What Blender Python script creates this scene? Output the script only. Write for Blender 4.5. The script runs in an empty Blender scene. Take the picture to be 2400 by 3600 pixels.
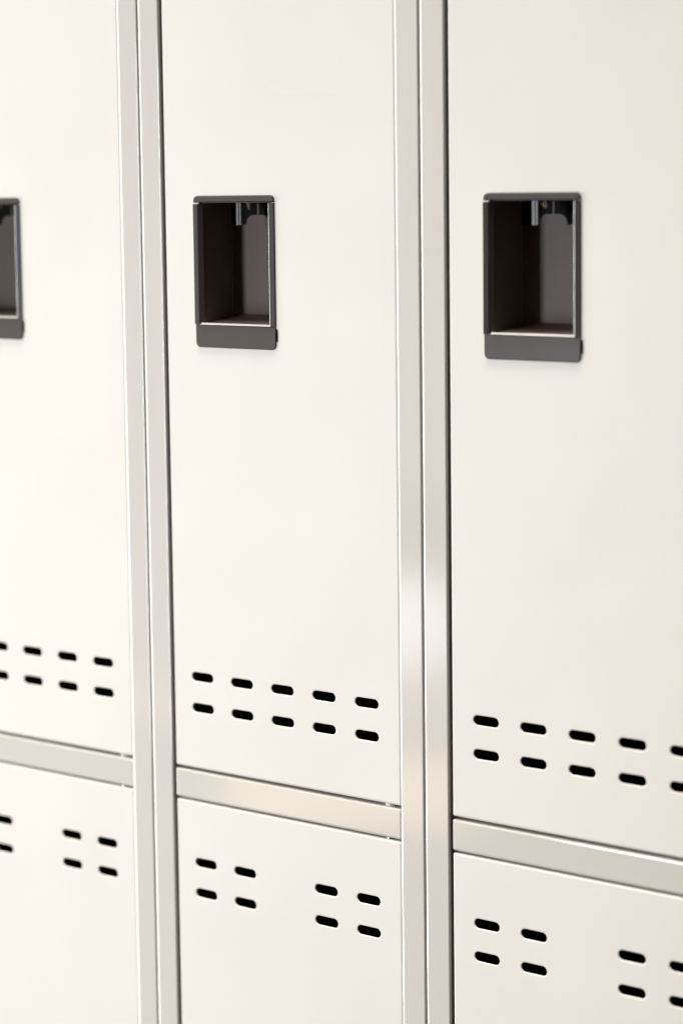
import bpy, bmesh, math
from mathutils import Vector, Matrix

sc = bpy.context.scene
COL = sc.collection

# ------------------------------------------------------------------ measures (metres)
P = 0.36            # width of one locker
PW = 0.0289         # width of one upright
PD = 0.0012         # uprights stand this far proud of the doors
Z0 = 0.95           # top of the cross rail
RAIL = 0.03045       # height of the cross rail
DOORX0, DOORX1 = PW + 0.0037, P - PW - 0.0003
UP0, UP1 = Z0 + 0.0026, Z0 + 0.862
LO0, LO1 = 0.075, Z0 - RAIL - 0.0017
DEPTH = 0.45
HX0, HX1 = 0.0731, 0.1801       # lock pocket, in locker x
HZ0, HZ1 = Z0 + 0.4330, Z0 + 0.5830
SX0, SDX = 0.0726, 0.0541       # vent slots
SL, SH = 0.0290, 0.0092

# ------------------------------------------------------------------ node helpers
class G:
    def __init__(s, nt): s.nt = nt
    def new(s, t, **kw):
        n = s.nt.nodes.new(t)
        for k, v in kw.items(): setattr(n, k, v)
        return n
    def link(s, a, b): s.nt.links.new(a, b)
    def put(s, sock, v):
        if hasattr(v, 'is_output'): s.link(v, sock)
        else: sock.default_value = v
    def m(s, op, a, b=None, c=None, clamp=False):
        n = s.new('ShaderNodeMath', operation=op, use_clamp=clamp)
        for i, v in enumerate((a, b, c)):
            if v is not None: s.put(n.inputs[i], v)
        return n.outputs[0]
    def step(s, x, e0, e1):            # smooth 0..1 between e0 and e1
        n = s.new('ShaderNodeMapRange', interpolation_type='SMOOTHSTEP')
        s.put(n.inputs[0], x); n.inputs[1].default_value = e0; n.inputs[2].default_value = e1
        return n.outputs[0]
    def mix(s, f, a, b, mode='MIX'):
        n = s.new('ShaderNodeMix', data_type='RGBA', blend_type=mode, clamp_factor=True)
        s.put(n.inputs[0], f)
        for i, v in ((6, a), (7, b)):
            if isinstance(v, tuple) and len(v) == 3: v = v + (1,)
            s.put(n.inputs[i], v)
        return n.outputs[2]

def mat(name, color, rough, spec=0.5, metal=0.0, peel=0.0, peel_scale=900.0, wob=0.0, vary=0.0, rough_vary=0.0, coat=0.0):
    m = bpy.data.materials.new(name); m.use_nodes = True
    nt = m.node_tree; g = G(nt); b = nt.nodes['Principled BSDF']
    b.inputs['Roughness'].default_value = rough
    b.inputs['Specular IOR Level'].default_value = spec
    b.inputs['Metallic'].default_value = metal
    b.inputs['Coat Weight'].default_value = coat
    b.inputs['Coat Roughness'].default_value = 0.12
    tc = g.new('ShaderNodeNewGeometry')
    col = color + (1,)
    if vary:
        n = g.new('ShaderNodeTexNoise'); n.inputs['Scale'].default_value = 6.0; n.inputs['Detail'].default_value = 5
        g.link(tc.outputs['Position'], n.inputs['Vector'])
        f = g.step(n.outputs[0], 0.3, 0.7)
        c = g.mix(f, tuple(x * (1 - vary) for x in color), tuple(min(1, x * (1 + vary)) for x in color))
        g.link(c, b.inputs['Base Color'])
    else:
        b.inputs['Base Color'].default_value = col
    if rough_vary:
        n = g.new('ShaderNodeTexNoise'); n.inputs['Scale'].default_value = 35.0; n.inputs['Detail'].default_value = 4
        g.link(tc.outputs['Position'], n.inputs['Vector'])
        g.link(g.m('MULTIPLY_ADD', n.outputs[0], rough_vary * 2, rough - rough_vary), b.inputs['Roughness'])
    if peel or wob:
        h = None
        for sc_, am in ((peel_scale, peel), (6.0, wob)):
            if not am: continue
            n = g.new('ShaderNodeTexNoise'); n.inputs['Scale'].default_value = sc_; n.inputs['Detail'].default_value = 1.5
            g.link(tc.outputs['Position'], n.inputs['Vector'])
            v = g.m('MULTIPLY', n.outputs[0], am)
            h = v if h is None else g.m('ADD', h, v)
        bp = g.new('ShaderNodeBump'); bp.inputs['Strength'].default_value = 1.0; bp.inputs['Distance'].default_value = 1.0
        g.link(h, bp.inputs['Height']); g.link(bp.outputs[0], b.inputs['Normal'])
    return m

M = {
    'door': mat('ivory_powder_coat', (0.793, 0.756, 0.684), 0.48, 0.3, peel=0.000012, peel_scale=420, wob=0.0016, vary=0.013, rough_vary=0.06),
    'frame': mat('pale_grey_gloss_paint', (0.672, 0.632, 0.572), 0.06, 0.5, peel=0.000010, peel_scale=260, wob=0.00025, vary=0.006),
    'inside': mat('inner_paint_shade_dark', (0.12, 0.105, 0.09), 0.5, 0.4, vary=0.05),  # darker than the ivory paint, shade behind the slots put into the colour
    'plastic': mat('charcoal_plastic', (0.068, 0.056, 0.051), 0.42, 0.18, peel=0.00001, peel_scale=2600, vary=0.12, rough_vary=0.06),
    'cup': mat('charcoal_cup_plastic', (0.128, 0.095, 0.083), 0.46, 0.15, peel=0.00001, peel_scale=2600, vary=0.10, rough_vary=0.06),
    'black': mat('black_plastic', (0.004, 0.0035, 0.004), 0.7, 0.1, vary=0.1),
    'steel': mat('zinc_stud_steel', (0.62, 0.60, 0.58), 0.28, 0.5, metal=1.0, vary=0.05),
    'latch': mat('dull_latch_metal', (0.16, 0.15, 0.15), 0.38, 0.5, vary=0.08),
    'mark': mat('lighter_paint', (0.797, 0.763, 0.705), 0.48, 0.3, vary=0.006),
    'lip': mat('bare_steel_lip', (0.80, 0.80, 0.80), 0.45, 0.5, metal=1.0, vary=0.05),
    'nylon': mat('white_nylon', (0.80, 0.80, 0.80), 0.3, 0.5, vary=0.02),
    'brass': mat('brass', (0.85, 0.55, 0.20), 0.25, 0.5, metal=1.0, vary=0.03),
}

# ------------------------------------------------------------------ mesh helpers
def obj(name, bm, material, parent=None, smooth=True):
    me = bpy.data.meshes.new(name)
    bmesh.ops.recalc_face_normals(bm, faces=bm.faces)
    for f in bm.faces: f.smooth = smooth and f.calc_area() < 2e-3 and not f.tag
    bm.to_mesh(me); bm.free()
    o = bpy.data.objects.new(name, me); COL.objects.link(o)
    me.materials.append(M[material])
    if parent is not None: o.parent = parent
    return o

def box(bm, x0, x1, y0, y1, z0, z1, r=0.0, seg=3):
    g = bmesh.ops.create_cube(bm, size=1.0)
    vs = g['verts']
    for v in vs:
        v.co = Vector((x0 if v.co.x < 0 else x1, y0 if v.co.y < 0 else y1, z0 if v.co.z < 0 else z1))
    if r:
        es = list({e for v in vs for e in v.link_edges})
        old = set(bm.faces)
        bmesh.ops.bevel(bm, geom=es, offset=r, segments=seg, profile=0.5, affect='EDGES')
    return bm

def tag_flat(bm):
    # large axis-aligned faces keep flat shading; the rounded edges are smooth
    for f in bm.faces:
        n = f.normal
        if max(abs(n.x), abs(n.y), abs(n.z)) > 0.9999: f.tag = True

def done(bm):
    bm.normal_update(); tag_flat(bm); return bm

def slot_loop(cx, cz, L, H, n=10):
    r = H / 2; a = L / 2 - r; pts = []
    for i in range(n + 1):
        t = -math.pi / 2 + math.pi * i / n
        pts.append((cx + a + r * math.cos(t), cz + r * math.sin(t)))
    for i in range(n + 1):
        t = math.pi / 2 + math.pi * i / n
        pts.append((cx - a + r * math.cos(t), cz + r * math.sin(t)))
    return pts

def round_rect(x0, x1, z0, z1, r, n=5):
    """r: one radius, or radii at (x1 z1), (x0 z1), (x0 z0), (x1 z0)"""
    rs = r if isinstance(r, tuple) else (r,) * 4
    pts = []
    for (cx, cz, a0, sx, sz), q in zip(((x1, z1, 0, -1, -1), (x0, z1, 90, 1, -1), (x0, z0, 180, 1, 1), (x1, z0, 270, -1, 1)), rs):
        for i in range(n + 1):
            t = math.radians(a0 + 90 * i / n)
            pts.append((cx + sx * q + q * math.cos(t), cz + sz * q + q * math.sin(t)))
    return pts

def loop_verts(bm, pts, y): return [bm.verts.new((x, y, z)) for x, z in pts]
def loop_edges(bm, vs):
    out = []
    for i in range(len(vs)):
        a, b = vs[i], vs[(i + 1) % len(vs)]
        e = bm.edges.get((a, b)) or bm.edges.new((a, b)); out.append(e)
    return out
def bridge(bm, A, B):
    n = len(A)
    for i in range(n):
        j = (i + 1) % n
        bm.faces.new((A[i], A[j], B[j], B[i]))

def shift(pts, d):
    """move a closed counter-clockwise loop inwards by d"""
    n = len(pts); out = []
    for i in range(n):
        p0, p1, p2 = Vector(pts[i - 1]), Vector(pts[i]), Vector(pts[(i + 1) % n])
        e1 = p1 - p0; e2 = p2 - p1
        if e1.length < 1e-9: e1 = e2
        if e2.length < 1e-9: e2 = e1
        n1 = Vector((-e1.y, e1.x)).normalized(); n2 = Vector((-e2.y, e2.x)).normalized()
        b = (n1 + n2); b = b / max(1e-6, b.dot(b)) * 2
        out.append((p1.x + b.x * d, p1.y + b.y * d))
    return out

def sheet_door(x0, x1, z0, z1, holes, cut=None, R=0.0024, T=0.0012, depth=0.018, seg=5):
    """folded sheet-steel door: rounded rim, punched holes with real thickness, return flange"""
    bm = bmesh.new()
    outer = round_rect(x0, x1, z0, z1, 0.0022, 4)
    rings = []
    for k in range(seg + 1):
        t = math.pi / 2 * k / seg
        rings.append(loop_verts(bm, shift(outer, R * (1 - math.sin(t))), R * (1 - math.cos(t))))
    for a, b in zip(rings, rings[1:]): bridge(bm, a, b)
    back = loop_verts(bm, outer, depth); bridge(bm, rings[-1], back)
    inner_back = loop_verts(bm, shift(outer, 0.012), depth); bridge(bm, back, inner_back)
    edges = loop_edges(bm, rings[0])
    all_holes = list(holes) + ([cut] if cut else [])
    er = 0.0011
    mids = []
    for h in all_holes:
        ls = []
        for k in range(5):                       # rolled-in rim of a punched opening
            t = math.pi / 2 * k / 4
            ls.append(loop_verts(bm, shift(h, -er * (1 - math.sin(t))), er * (1 - math.cos(t))))
        d = loop_verts(bm, h, T); ls.append(d)
        for p_, q_ in zip(ls, ls[1:]): bridge(bm, p_, q_)
        edges += loop_edges(bm, ls[0]); mids.append(d)
    r = bmesh.ops.triangle_fill(bm, use_beauty=True, use_dissolve=False, edges=edges, normal=(0, -1, 0))
    # inner skin of the sheet
    rim = loop_verts(bm, shift(outer, R), T)
    e2 = loop_edges(bm, rim)
    for d in mids: e2 += loop_edges(bm, d)
    bmesh.ops.triangle_fill(bm, use_beauty=True, use_dissolve=False, edges=e2, normal=(0, 1, 0))
    bm.normal_update()
    for f in bm.faces:
        if abs(f.normal.y) > 0.9999: f.tag = True
    return bm

def extr(bm, pts, y0, y1, r=0.0, seg=3):
    """solid plate: outline pts in x/z, from y0 (front, rounded rim r) to y1"""
    rings = []
    if r:
        for k in range(seg + 1):
            t = math.pi / 2 * k / seg
            rings.append(loop_verts(bm, shift(pts, r * (1 - math.sin(t))), y0 + r * (1 - math.cos(t))))
    else: rings.append(loop_verts(bm, pts, y0))
    rings.append(loop_verts(bm, pts, y1))
    for a, b in zip(rings, rings[1:]): bridge(bm, a, b)
    f1 = bm.faces.new(rings[0]); f2 = bm.faces.new(list(reversed(rings[-1])))
    return bm

def cyl(bm, x, y, z0, z1, r, n=20):
    a = [bm.verts.new((x + r * math.cos(2 * math.pi * i / n), y + r * math.sin(2 * math.pi * i / n), z0)) for i in range(n)]
    b = [bm.verts.new((v.co.x, v.co.y, z1)) for v in a]
    bridge(bm, a, b); bm.faces.new(a); bm.faces.new(list(reversed(b)))

def empty(name, loc):
    o = bpy.data.objects.new(name, None); COL.objects.link(o); o.location = loc; o.empty_display_size = 0.05
    return o

GROUP = 'two-tier steel lockers standing side by side'

# ------------------------------------------------------------------ one locker
def build_locker():
    root = empty('locker', (0, 0, 0))
    # uprights
    for x0, x1 in ((0.0009, PW), (P - PW, P - 0.0009)):
        bm = bmesh.new(); y0, y1, rl, rr = -PD, 0.032, 0.0026, 0.0012
        prof = []
        prof += [(x0, y0 + 0.0022), (x0 + 0.0002, y0 + 0.0012), (x0 + 0.0005, y0 + 0.00062), (x0 + 0.0025, y0 + 0.00002), (x0 + 0.0028, y0)]   # softly sloped left fold
        for k in range(5):
            t = math.pi / 2 * k / 4; prof.append((x1 - rr + rr * math.sin(t), y0 + rr - rr * math.cos(t)))
        prof += [(x1, y0 + 0.0030), (x1 - 0.0012, y0 + 0.0030), (x1 - 0.0100, y0 + 0.0031), (x1 - 0.0100, y1), (x0, y1)]   # folded lip, open behind
        A = [bm.verts.new((x, y, 0.0)) for x, y in prof]; B = [bm.verts.new((x, y, UP1 + 0.03)) for x, y in prof]
        bridge(bm, A, B); bm.faces.new(A); bm.faces.new(list(reversed(B)))
        obj('upright', done(bm), 'frame', root, smooth=False)
    # rails
    bm = bmesh.new(); box(bm, PW + 0.0031, P - PW - 0.0002, 0.0, 0.030, Z0 - RAIL, Z0, r=0.0026, seg=4)
    obj('cross_rail', done(bm), 'frame', root)
    # carcass: sides, back, bottom, shelf behind the rail, top and plinth
    bm = bmesh.new(); t = 0.0012; zt = UP1 + 0.03
    box(bm, 0.0013, 0.0013 + t, 0.0325, DEPTH, 0, zt)
    box(bm, P - 0.0013 - t, P - 0.0013, 0.0325, DEPTH, 0, zt)
    box(bm, 0.0013 + t, P - 0.0013 - t, DEPTH - t, DEPTH, 0, zt)
    for z in (0.07, Z0 - 0.006, zt - 0.002): box(bm, 0.0013 + t, P - 0.0013 - t, 0.0325, DEPTH - t, z, z + t)
    box(bm, PW + 0.0002, P - PW - 0.0002, 0.0004, 0.030, UP1 + 0.002, zt - 0.003, r=0.002, seg=2)
    box(bm, PW + 0.0002, P - PW - 0.0002, 0.0004, 0.030, 0.0, LO0 - 0.002, r=0.002, seg=2)
    obj('carcass', done(bm), 'inside', root)
    # upper door
    z1, z2 = Z0 + 0.0978, Z0 + 0.0658
    holes = [slot_loop(SX0 + i * SDX, z, SL, SH) for i in range(5) for z in (z1, z2)]
    cut = round_rect(HX0 + 0.006, HX1 - 0.004, HZ0 + 0.010, HZ1 - 0.006, 0.002, 2)
    ud = obj('upper_door', sheet_door(DOORX0, DOORX1, UP0, UP1, holes, cut), 'door', root)
    z3, z4 = Z0 - 0.0959, Z0 - 0.1277
    holes = [slot_loop(SX0 + i * SDX, z, SL, SH) for i in (0, 1, 3, 4) for z in (z3, z4)]
    ld = obj('lower_door', sheet_door(DOORX0, DOORX1, LO0, LO1, holes), 'door', root)
    # pivot studs
    bm = bmesh.new(); cyl(bm, DOORX1 - 0.0185, 0.0075, Z0 + 0.0001, UP0 + 0.001, 0.0052)
    obj('hinge_stud', done(bm), 'nylon', root)
    bm = bmesh.new(); cyl(bm, DOORX1 - 0.0175, 0.0050, LO1 - 0.001, Z0 - RAIL - 0.0001, 0.0036)
    obj('hinge_stud', done(bm), 'steel', root)
    # ---- lock pocket, children of the upper door
    mm = 0.001
    def X(v): return HX0 + v * mm
    def Zz(v): return HZ0 + v * mm
    W, H = 107.1, 149.6
    # sloping top cap
    bm = bmesh.new()
    top = round_rect(X(0), X(W), Zz(142.9), Zz(H), (0.0056, 0.0056, 0.0004, 0.0004), 5)
    n = len(top); fr = []
    for x, z in top: fr.append((x, z))
    rim0 = loop_verts(bm, fr, -0.0002)
    rim1 = loop_verts(bm, fr, -0.0006)
    rim2 = loop_verts(bm, shift(fr, 0.0006), -0.0012)
    rim3 = loop_verts(bm, shift(fr, 0.0012), -0.0014)
    bridge(bm, rim0, rim1); bridge(bm, rim1, rim2); bridge(bm, rim2, rim3); bm.faces.new(rim3)
    # the upper edge of the cap stands out, its face leans in towards the opening
    for v in bm.verts:
        if v.co.y < -0.001:
            k = 1.0 - (Zz(H) - v.co.z) / (7.0 * mm); v.co.y -= 0.0016 * max(0, min(1, k))
    obj('pocket_cap', bm, 'plastic', ud)
    # side bars
    def bar(xa, xb, slope_in):
        b = bmesh.new()
        prof = [(xa, -0.0001), (xa, -0.0016), (xa + 0.5, -0.0025), (xb - slope_in, -0.0012), (xb - slope_in + 0.3, -0.0008), (xb, 0.0032), (xb, 0.004)]
        za, zb = Zz(22.9), Zz(141.4)
        A = [b.verts.new((X(x), y, za)) for x, y in prof]; B = [b.verts.new((X(x), y, zb)) for x, y in prof]
        bridge(b, A, B); b.faces.new(A); b.faces.new(list(reversed(B)))
        return b
    obj('pocket_side_bar', bar(0.2, 8.9, 3.6), 'plastic', ud, smooth=False)
    b = bmesh.new()
    prof = [(101.2, 0.004), (101.2, -0.0019), (101.9, -0.0025), (W - 0.9, -0.0013), (W - 0.1, -0.0009), (W - 0.1, -0.0001)]
    A = [b.verts.new((X(x), y, Zz(22.9))) for x, y in prof]; B = [b.verts.new((X(x), y, Zz(142.4))) for x, y in prof]
    bridge(b, A, B); b.faces.new(A); b.faces.new(list(reversed(B)))
    obj('pocket_side_bar', b, 'plastic', ud, smooth=False)
    # bottom plate
    bm = bmesh.new(); extr(bm, round_rect(X(0.4), X(W), Zz(0), Zz(22.7), (0.0009, 0.0009, 0.0055, 0.0055), 6), -0.0014, -0.0001, r=0.0010, seg=4)
    obj('finger_plate', done(bm), 'plastic', ud)
    # cup: five inner faces with a thin outer shell
    bm = bmesh.new()
    x0, x1, za, zb, D = X(8.8), X(101.4), Zz(22.4), Zz(142.6), 0.045
    inn = round_rect(x0, x1, za, zb, 0.0012, 3)
    A = loop_verts(bm, inn, 0.0045); B = loop_verts(bm, inn, D - 0.001); C = loop_verts(bm, shift(inn, 0.001), D)
    bridge(bm, A, B); bridge(bm, B, C); bm.faces.new(C)
    outl = shift(inn, -0.0012)
    Ao = loop_verts(bm, outl, 0.0045); Bo = loop_verts(bm, outl, D + 0.0015)
    bridge(bm, Ao, Bo); bm.faces.new(Bo); bridge(bm, A, Ao)
    for v in bm.verts:                               # the floor of the cup rises towards the back
        if v.co.y > 0.02 and v.co.z < Zz(60) and v.co.y < D + 0.001: v.co.z += 0.0085
    obj('pocket_cup', done(bm), 'cup', ud, smooth=False)
    # bright metal lip along the lower and right rim of the cup
    bm = bmesh.new()
    prof = [(-0.0022, 22.72), (-0.0026, 22.9), (-0.0025, 23.1), (-0.0012, 24.3), (0.0000, 24.5), (0.0062, 23.9), (0.0062, 22.72)]
    A = [bm.verts.new((X(8.8), y, Zz(z))) for y, z in prof]; B = [bm.verts.new((X(101.2), y, Zz(z))) for y, z in prof]
    bridge(bm, A, B); bm.faces.new(A); bm.faces.new(list(reversed(B)))
    box(bm, X(100.6), X(101.15), -0.0022, 0.002, Zz(24.55), Zz(142.0), r=0.0002, seg=2)
    obj('cup_lip', done(bm), 'lip', ud)
    # lock housing: black plate with an arched opening and slit, in front of the back wall
    bm = bmesh.new()
    zl, zh = Zz(120.5), Zz(142.4)
    pts = [(X(8.8), zh), (X(8.8), zl), (X(28.5), zl)]
    ar = 9.0; xl, xr, zt_ = 28.5, 60.5, 130.0
    for i in range(9):
        t = math.pi - math.pi / 2 * i / 8
        pts.append((X(xl + ar + ar * math.cos(t)), Zz(zt_ - ar + ar * math.sin(t))))
    pts += [(X(43.2), Zz(zt_)), (X(43.4), Zz(141.4)), (X(45.9), Zz(141.4)), (X(46.1), Zz(zt_))]
    for i in range(9):
        t = math.pi / 2 - math.pi / 2 * i / 8
        pts.append((X(xr - ar + ar * math.cos(t)), Zz(zt_ - ar + ar * math.sin(t))))
    pts += [(X(60.5), zl), (X(101.2), zl), (X(101.2), zh)]
    A = loop_verts(bm, pts, 0.0444); B = loop_verts(bm, pts, 0.0449)
    bridge(bm, A, B)
    bmesh.ops.triangle_fill(bm, use_beauty=True, edges=loop_edges(bm, A), normal=(0, -1, 0))
    obj('lock_housing', done(bm), 'black', ud, smooth=False)
    # latch tab hanging from the roof of the cup, folded steel strip
    bm = bmesh.new()
    prof = [(43.0, 0.0150), (43.4, 0.0143), (46.0, 0.0143), (46.7, 0.0158), (47.4, 0.0143), (49.2, 0.0143), (49.6, 0.0150), (49.6, 0.0172), (43.0, 0.0172)]
    A = [bm.verts.new((X(x), y, Zz(120.6))) for x, y in prof]; B = [bm.verts.new((X(x), y, Zz(142.5))) for x, y in prof]
    bridge(bm, A, B); bm.faces.new(A); bm.faces.new(list(reversed(B)))
    obj('latch_tab', bm, 'latch', ud, smooth=False)
    # lock cam: dark wedge above the housing opening
    bm = bmesh.new()
    pts = [(X(43.0), Zz(142.4)), (X(46.6), Zz(135.0)), (X(48.2), Zz(135.6)), (X(52.5), Zz(142.4))]
    A = loop_verts(bm, pts, 0.0290); B = loop_verts(bm, pts, 0.0330); bridge(bm, A, B)
    bm.faces.new(A); bm.faces.new(list(reversed(B)))
    obj('lock_cam', bm, 'cup', ud, smooth=False)
    # retaining clip peeping out at the right
    bm = bmesh.new(); box(bm, X(W - 1.0), X(W + 1.8), -0.0009, -0.0002, Zz(8.2), Zz(20.2), r=0.0003, seg=2)
    obj('retaining_clip', done(bm), 'black', ud)
    return root

def children(o): return [c for c in bpy.data.objects if c.parent is o]
def copy_tree(o, parent=None):
    kids = children(o)
    c = o.copy(); COL.objects.link(c)
    if parent is not None: c.parent = parent
    for k in kids: copy_tree(k, c)
    return c

first = build_locker()
lockers = [first, copy_tree(first), copy_tree(first)]
labels = [
    'palest ivory locker, its dark lock pocket cut off by the left photo edge',
    'middle ivory locker, the only one whose doors and black pocket are shown whole',
    'largest ivory locker, at the right, with a brass keyhole glinting in its pocket',
]
for k, (o, lb) in enumerate(zip(lockers, labels)):
    o.location = (k * P, 0, 0)
    o['label'] = lb; o['category'] = 'locker'; o['group'] = GROUP
# faint wavy mark on the upper door of the middle locker, a strip of slightly lighter paint
md = [c for c in children(lockers[1]) if c.name.startswith('upper_door')][0]
line = [(0.1679, 0.6955), (0.177, 0.6871), (0.1915, 0.6807), (0.2132, 0.6795), (0.2348, 0.6814), (0.2613, 0.6784), (0.2943, 0.6713), (0.3240, 0.6650)]
bm = bmesh.new(); rows = []
for i, (x, z) in enumerate(line):
    a = Vector(line[max(0, i - 1)]); b = Vector(line[min(len(line) - 1, i + 1)]); t = (b - a).normalized()
    h = 0.0022 * math.sin(math.pi * (i + 0.6) / (len(line) + 0.2))
    rows.append([bm.verts.new((x - t.y * q * h, -0.00005 if q else -0.00007, Z0 + z + t.x * q * h)) for q in (-1, 0, 1)])
for p_, q_ in zip(rows, rows[1:]):
    for k in (0, 1): bm.faces.new((p_[k], p_[k + 1], q_[k + 1], q_[k]))
sm = obj('wavy_mark', bm, 'mark', md); sm['label'] = 'faint pale wavy mark'
# brass keyhole under the cap, seen only on the nearest locker
ud = [c for c in children(lockers[2]) if c.name.startswith('upper_door')][0]
bm = bmesh.new()
bmesh.ops.create_uvsphere(bm, u_segments=14, v_segments=8, radius=0.0021)
for v in bm.verts:
    v.co = Vector((v.co.x, v.co.y * 0.6, v.co.z * 1.2)) + Vector((HX0 + 0.0475, 0.0245, HZ0 + 0.1400))
k_ = obj('keyhole', bm, 'brass', ud); k_['label'] = 'small brass keyhole'

# ------------------------------------------------------------------ camera
cd = bpy.data.cameras.new('camera'); cam = bpy.data.objects.new('camera', cd); COL.objects.link(cam)
yaw, pitch, roll = 0.7078, -0.12414, -0.01189
fw = Vector((-math.sin(yaw) * math.cos(pitch), math.cos(yaw) * math.cos(pitch), math.sin(pitch)))
rt = Vector((math.cos(yaw), math.sin(yaw), 0)); up = rt.cross(fw)
r2 = rt * math.cos(roll) + up * math.sin(roll); u2 = -rt * math.sin(roll) + up * math.cos(roll)
R = Matrix((r2, u2, -fw)).transposed().to_4x4()
cloc = Vector((2.22023, -1.86964, 0.58763 + Z0))
cam.matrix_world = Matrix.Translation(cloc) @ R
cd.sensor_fit = 'VERTICAL'; cd.sensor_height = 36; cd.sensor_width = 24
cd.lens = 9099.49 / 3600 * 36
cd.clip_start = 0.05; cd.clip_end = 200
cd.dof.use_dof = True
foc = Vector((1.62 * P, 0, Z0 + 0.50))
cd.dof.focus_distance = (foc - cloc).dot(fw)
cd.dof.aperture_fstop = 2.6
sc.camera = cam

WS = 0.464; KEY = 37.4
# ------------------------------------------------------------------ light: a bright room on the left, dim on the right
w = bpy.data.worlds.new('World'); sc.world = w; w.use_nodes = True
nt = w.node_tree; g = G(nt); bg = nt.nodes['Background']
tc = g.new('ShaderNodeTexCoord'); sp = g.new('ShaderNodeSeparateXYZ'); g.link(tc.outputs['Generated'], sp.inputs[0])
dx, dy, dz = sp.outputs
az = g.m('ARCTAN2', dx, g.m('MULTIPLY', dy, -1.0))       # 0 = straight out from the doors, negative = left
el = g.m('ARCSINE', dz)
nz = g.new('ShaderNodeTexNoise'); nz.inputs['Scale'].default_value = 7.0; nz.inputs['Detail'].default_value = 3
g.link(tc.outputs['Generated'], nz.inputs['Vector'])
c = g.mix(g.step(el, -0.45, 0.05), (0.34, 0.25, 0.18), (0.42, 0.335, 0.37))
c = g.mix(g.step(el, 0.3, 0.8), c, (0.85, 0.80, 0.72))
side = g.step(az, -0.75, 0.12)
c = g.mix(side, c, g.mix(1.0, c, (0.045, 0.022, 0.012), 'MULTIPLY'))
c = g.mix(1.0, c, g.mix(nz.outputs[0], (0.55, 0.55, 0.56), (1.45, 1.44, 1.40)), 'MULTIPLY')
def patch(c, a0, a1, e0, e1, s, col):
    m = g.m('MULTIPLY', g.m('MULTIPLY', g.step(az, a0 - s, a0 + s), g.m('SUBTRACT', 1.0, g.step(az, a1 - s, a1 + s))),
            g.m('MULTIPLY', g.step(el, e0 - s, e0 + s), g.m('SUBTRACT', 1.0, g.step(el, e1 - s, e1 + s))))
    return g.mix(m, c, col)
c = patch(c, -1.42, -1.12, -0.5, 0.6, 0.04, (21.0, 20.0, 18.6))          # windows far to the left
c = patch(c, -1.1, 0.25, 1.35, 1.49, 0.02, (335.0, 306.0, 268.0))        # strip of ceiling lamps
# light and dark patches added to the world for the glossy uprights to mirror
c = patch(c, -0.745, -0.55, -0.13, 0.35, 0.02, (2.3, 2.05, 1.85))
c = patch(c, -0.76, -0.55, -0.150, -0.115, 0.010, (0.05, 0.05, 0.05))
c = patch(c, -0.725, -0.662, -0.186, -0.150, 0.008, (13.0, 13.0, 13.0))
c = patch(c, -0.80, -0.55, -0.204, -0.188, 0.006, (3.2, 2.5, 2.1))
c = patch(c, -0.80, -0.55, -0.224, -0.206, 0.006, (0.16, 0.15, 0.14))
c = patch(c, -0.755, -0.655, -0.246, -0.218, 0.004, (9.5, 7.0, 4.8))
g.link(c, bg.inputs['Color']); bg.inputs['Strength'].default_value = WS

def area(name, loc, target, size, power, color):
    ld = bpy.data.lights.new(name, 'AREA'); ld.shape = 'RECTANGLE'; ld.size, ld.size_y = size
    ld.energy = power; ld.color = color
    o = bpy.data.objects.new(name, ld); COL.objects.link(o); o.location = loc
    d = Vector(target) - Vector(loc); o.rotation_euler = d.to_track_quat('-Z', 'Y').to_euler()
    return o
T = Vector((0.5, 0, Z0 + 0.35))
area('window_light', T + Vector((-0.84, -2.05, -0.15)), T, (0.32, 1.30), KEY, (0.84, 0.92, 1.0))

vs = sc.view_settings
sc.display_settings.display_device = 'sRGB'
vs.view_transform = 'Standard'; vs.look = 'None'; vs.gamma = 1.0; vs.exposure = 0.0; vs.use_curve_mapping = False
sc.render.engine = 'CYCLES'
sc.cycles.max_bounces = 10; sc.cycles.diffuse_bounces = 6
sc.cycles.use_denoising = True
sc.cycles.filter_width = 1.2
sc.render.film_transparent = False
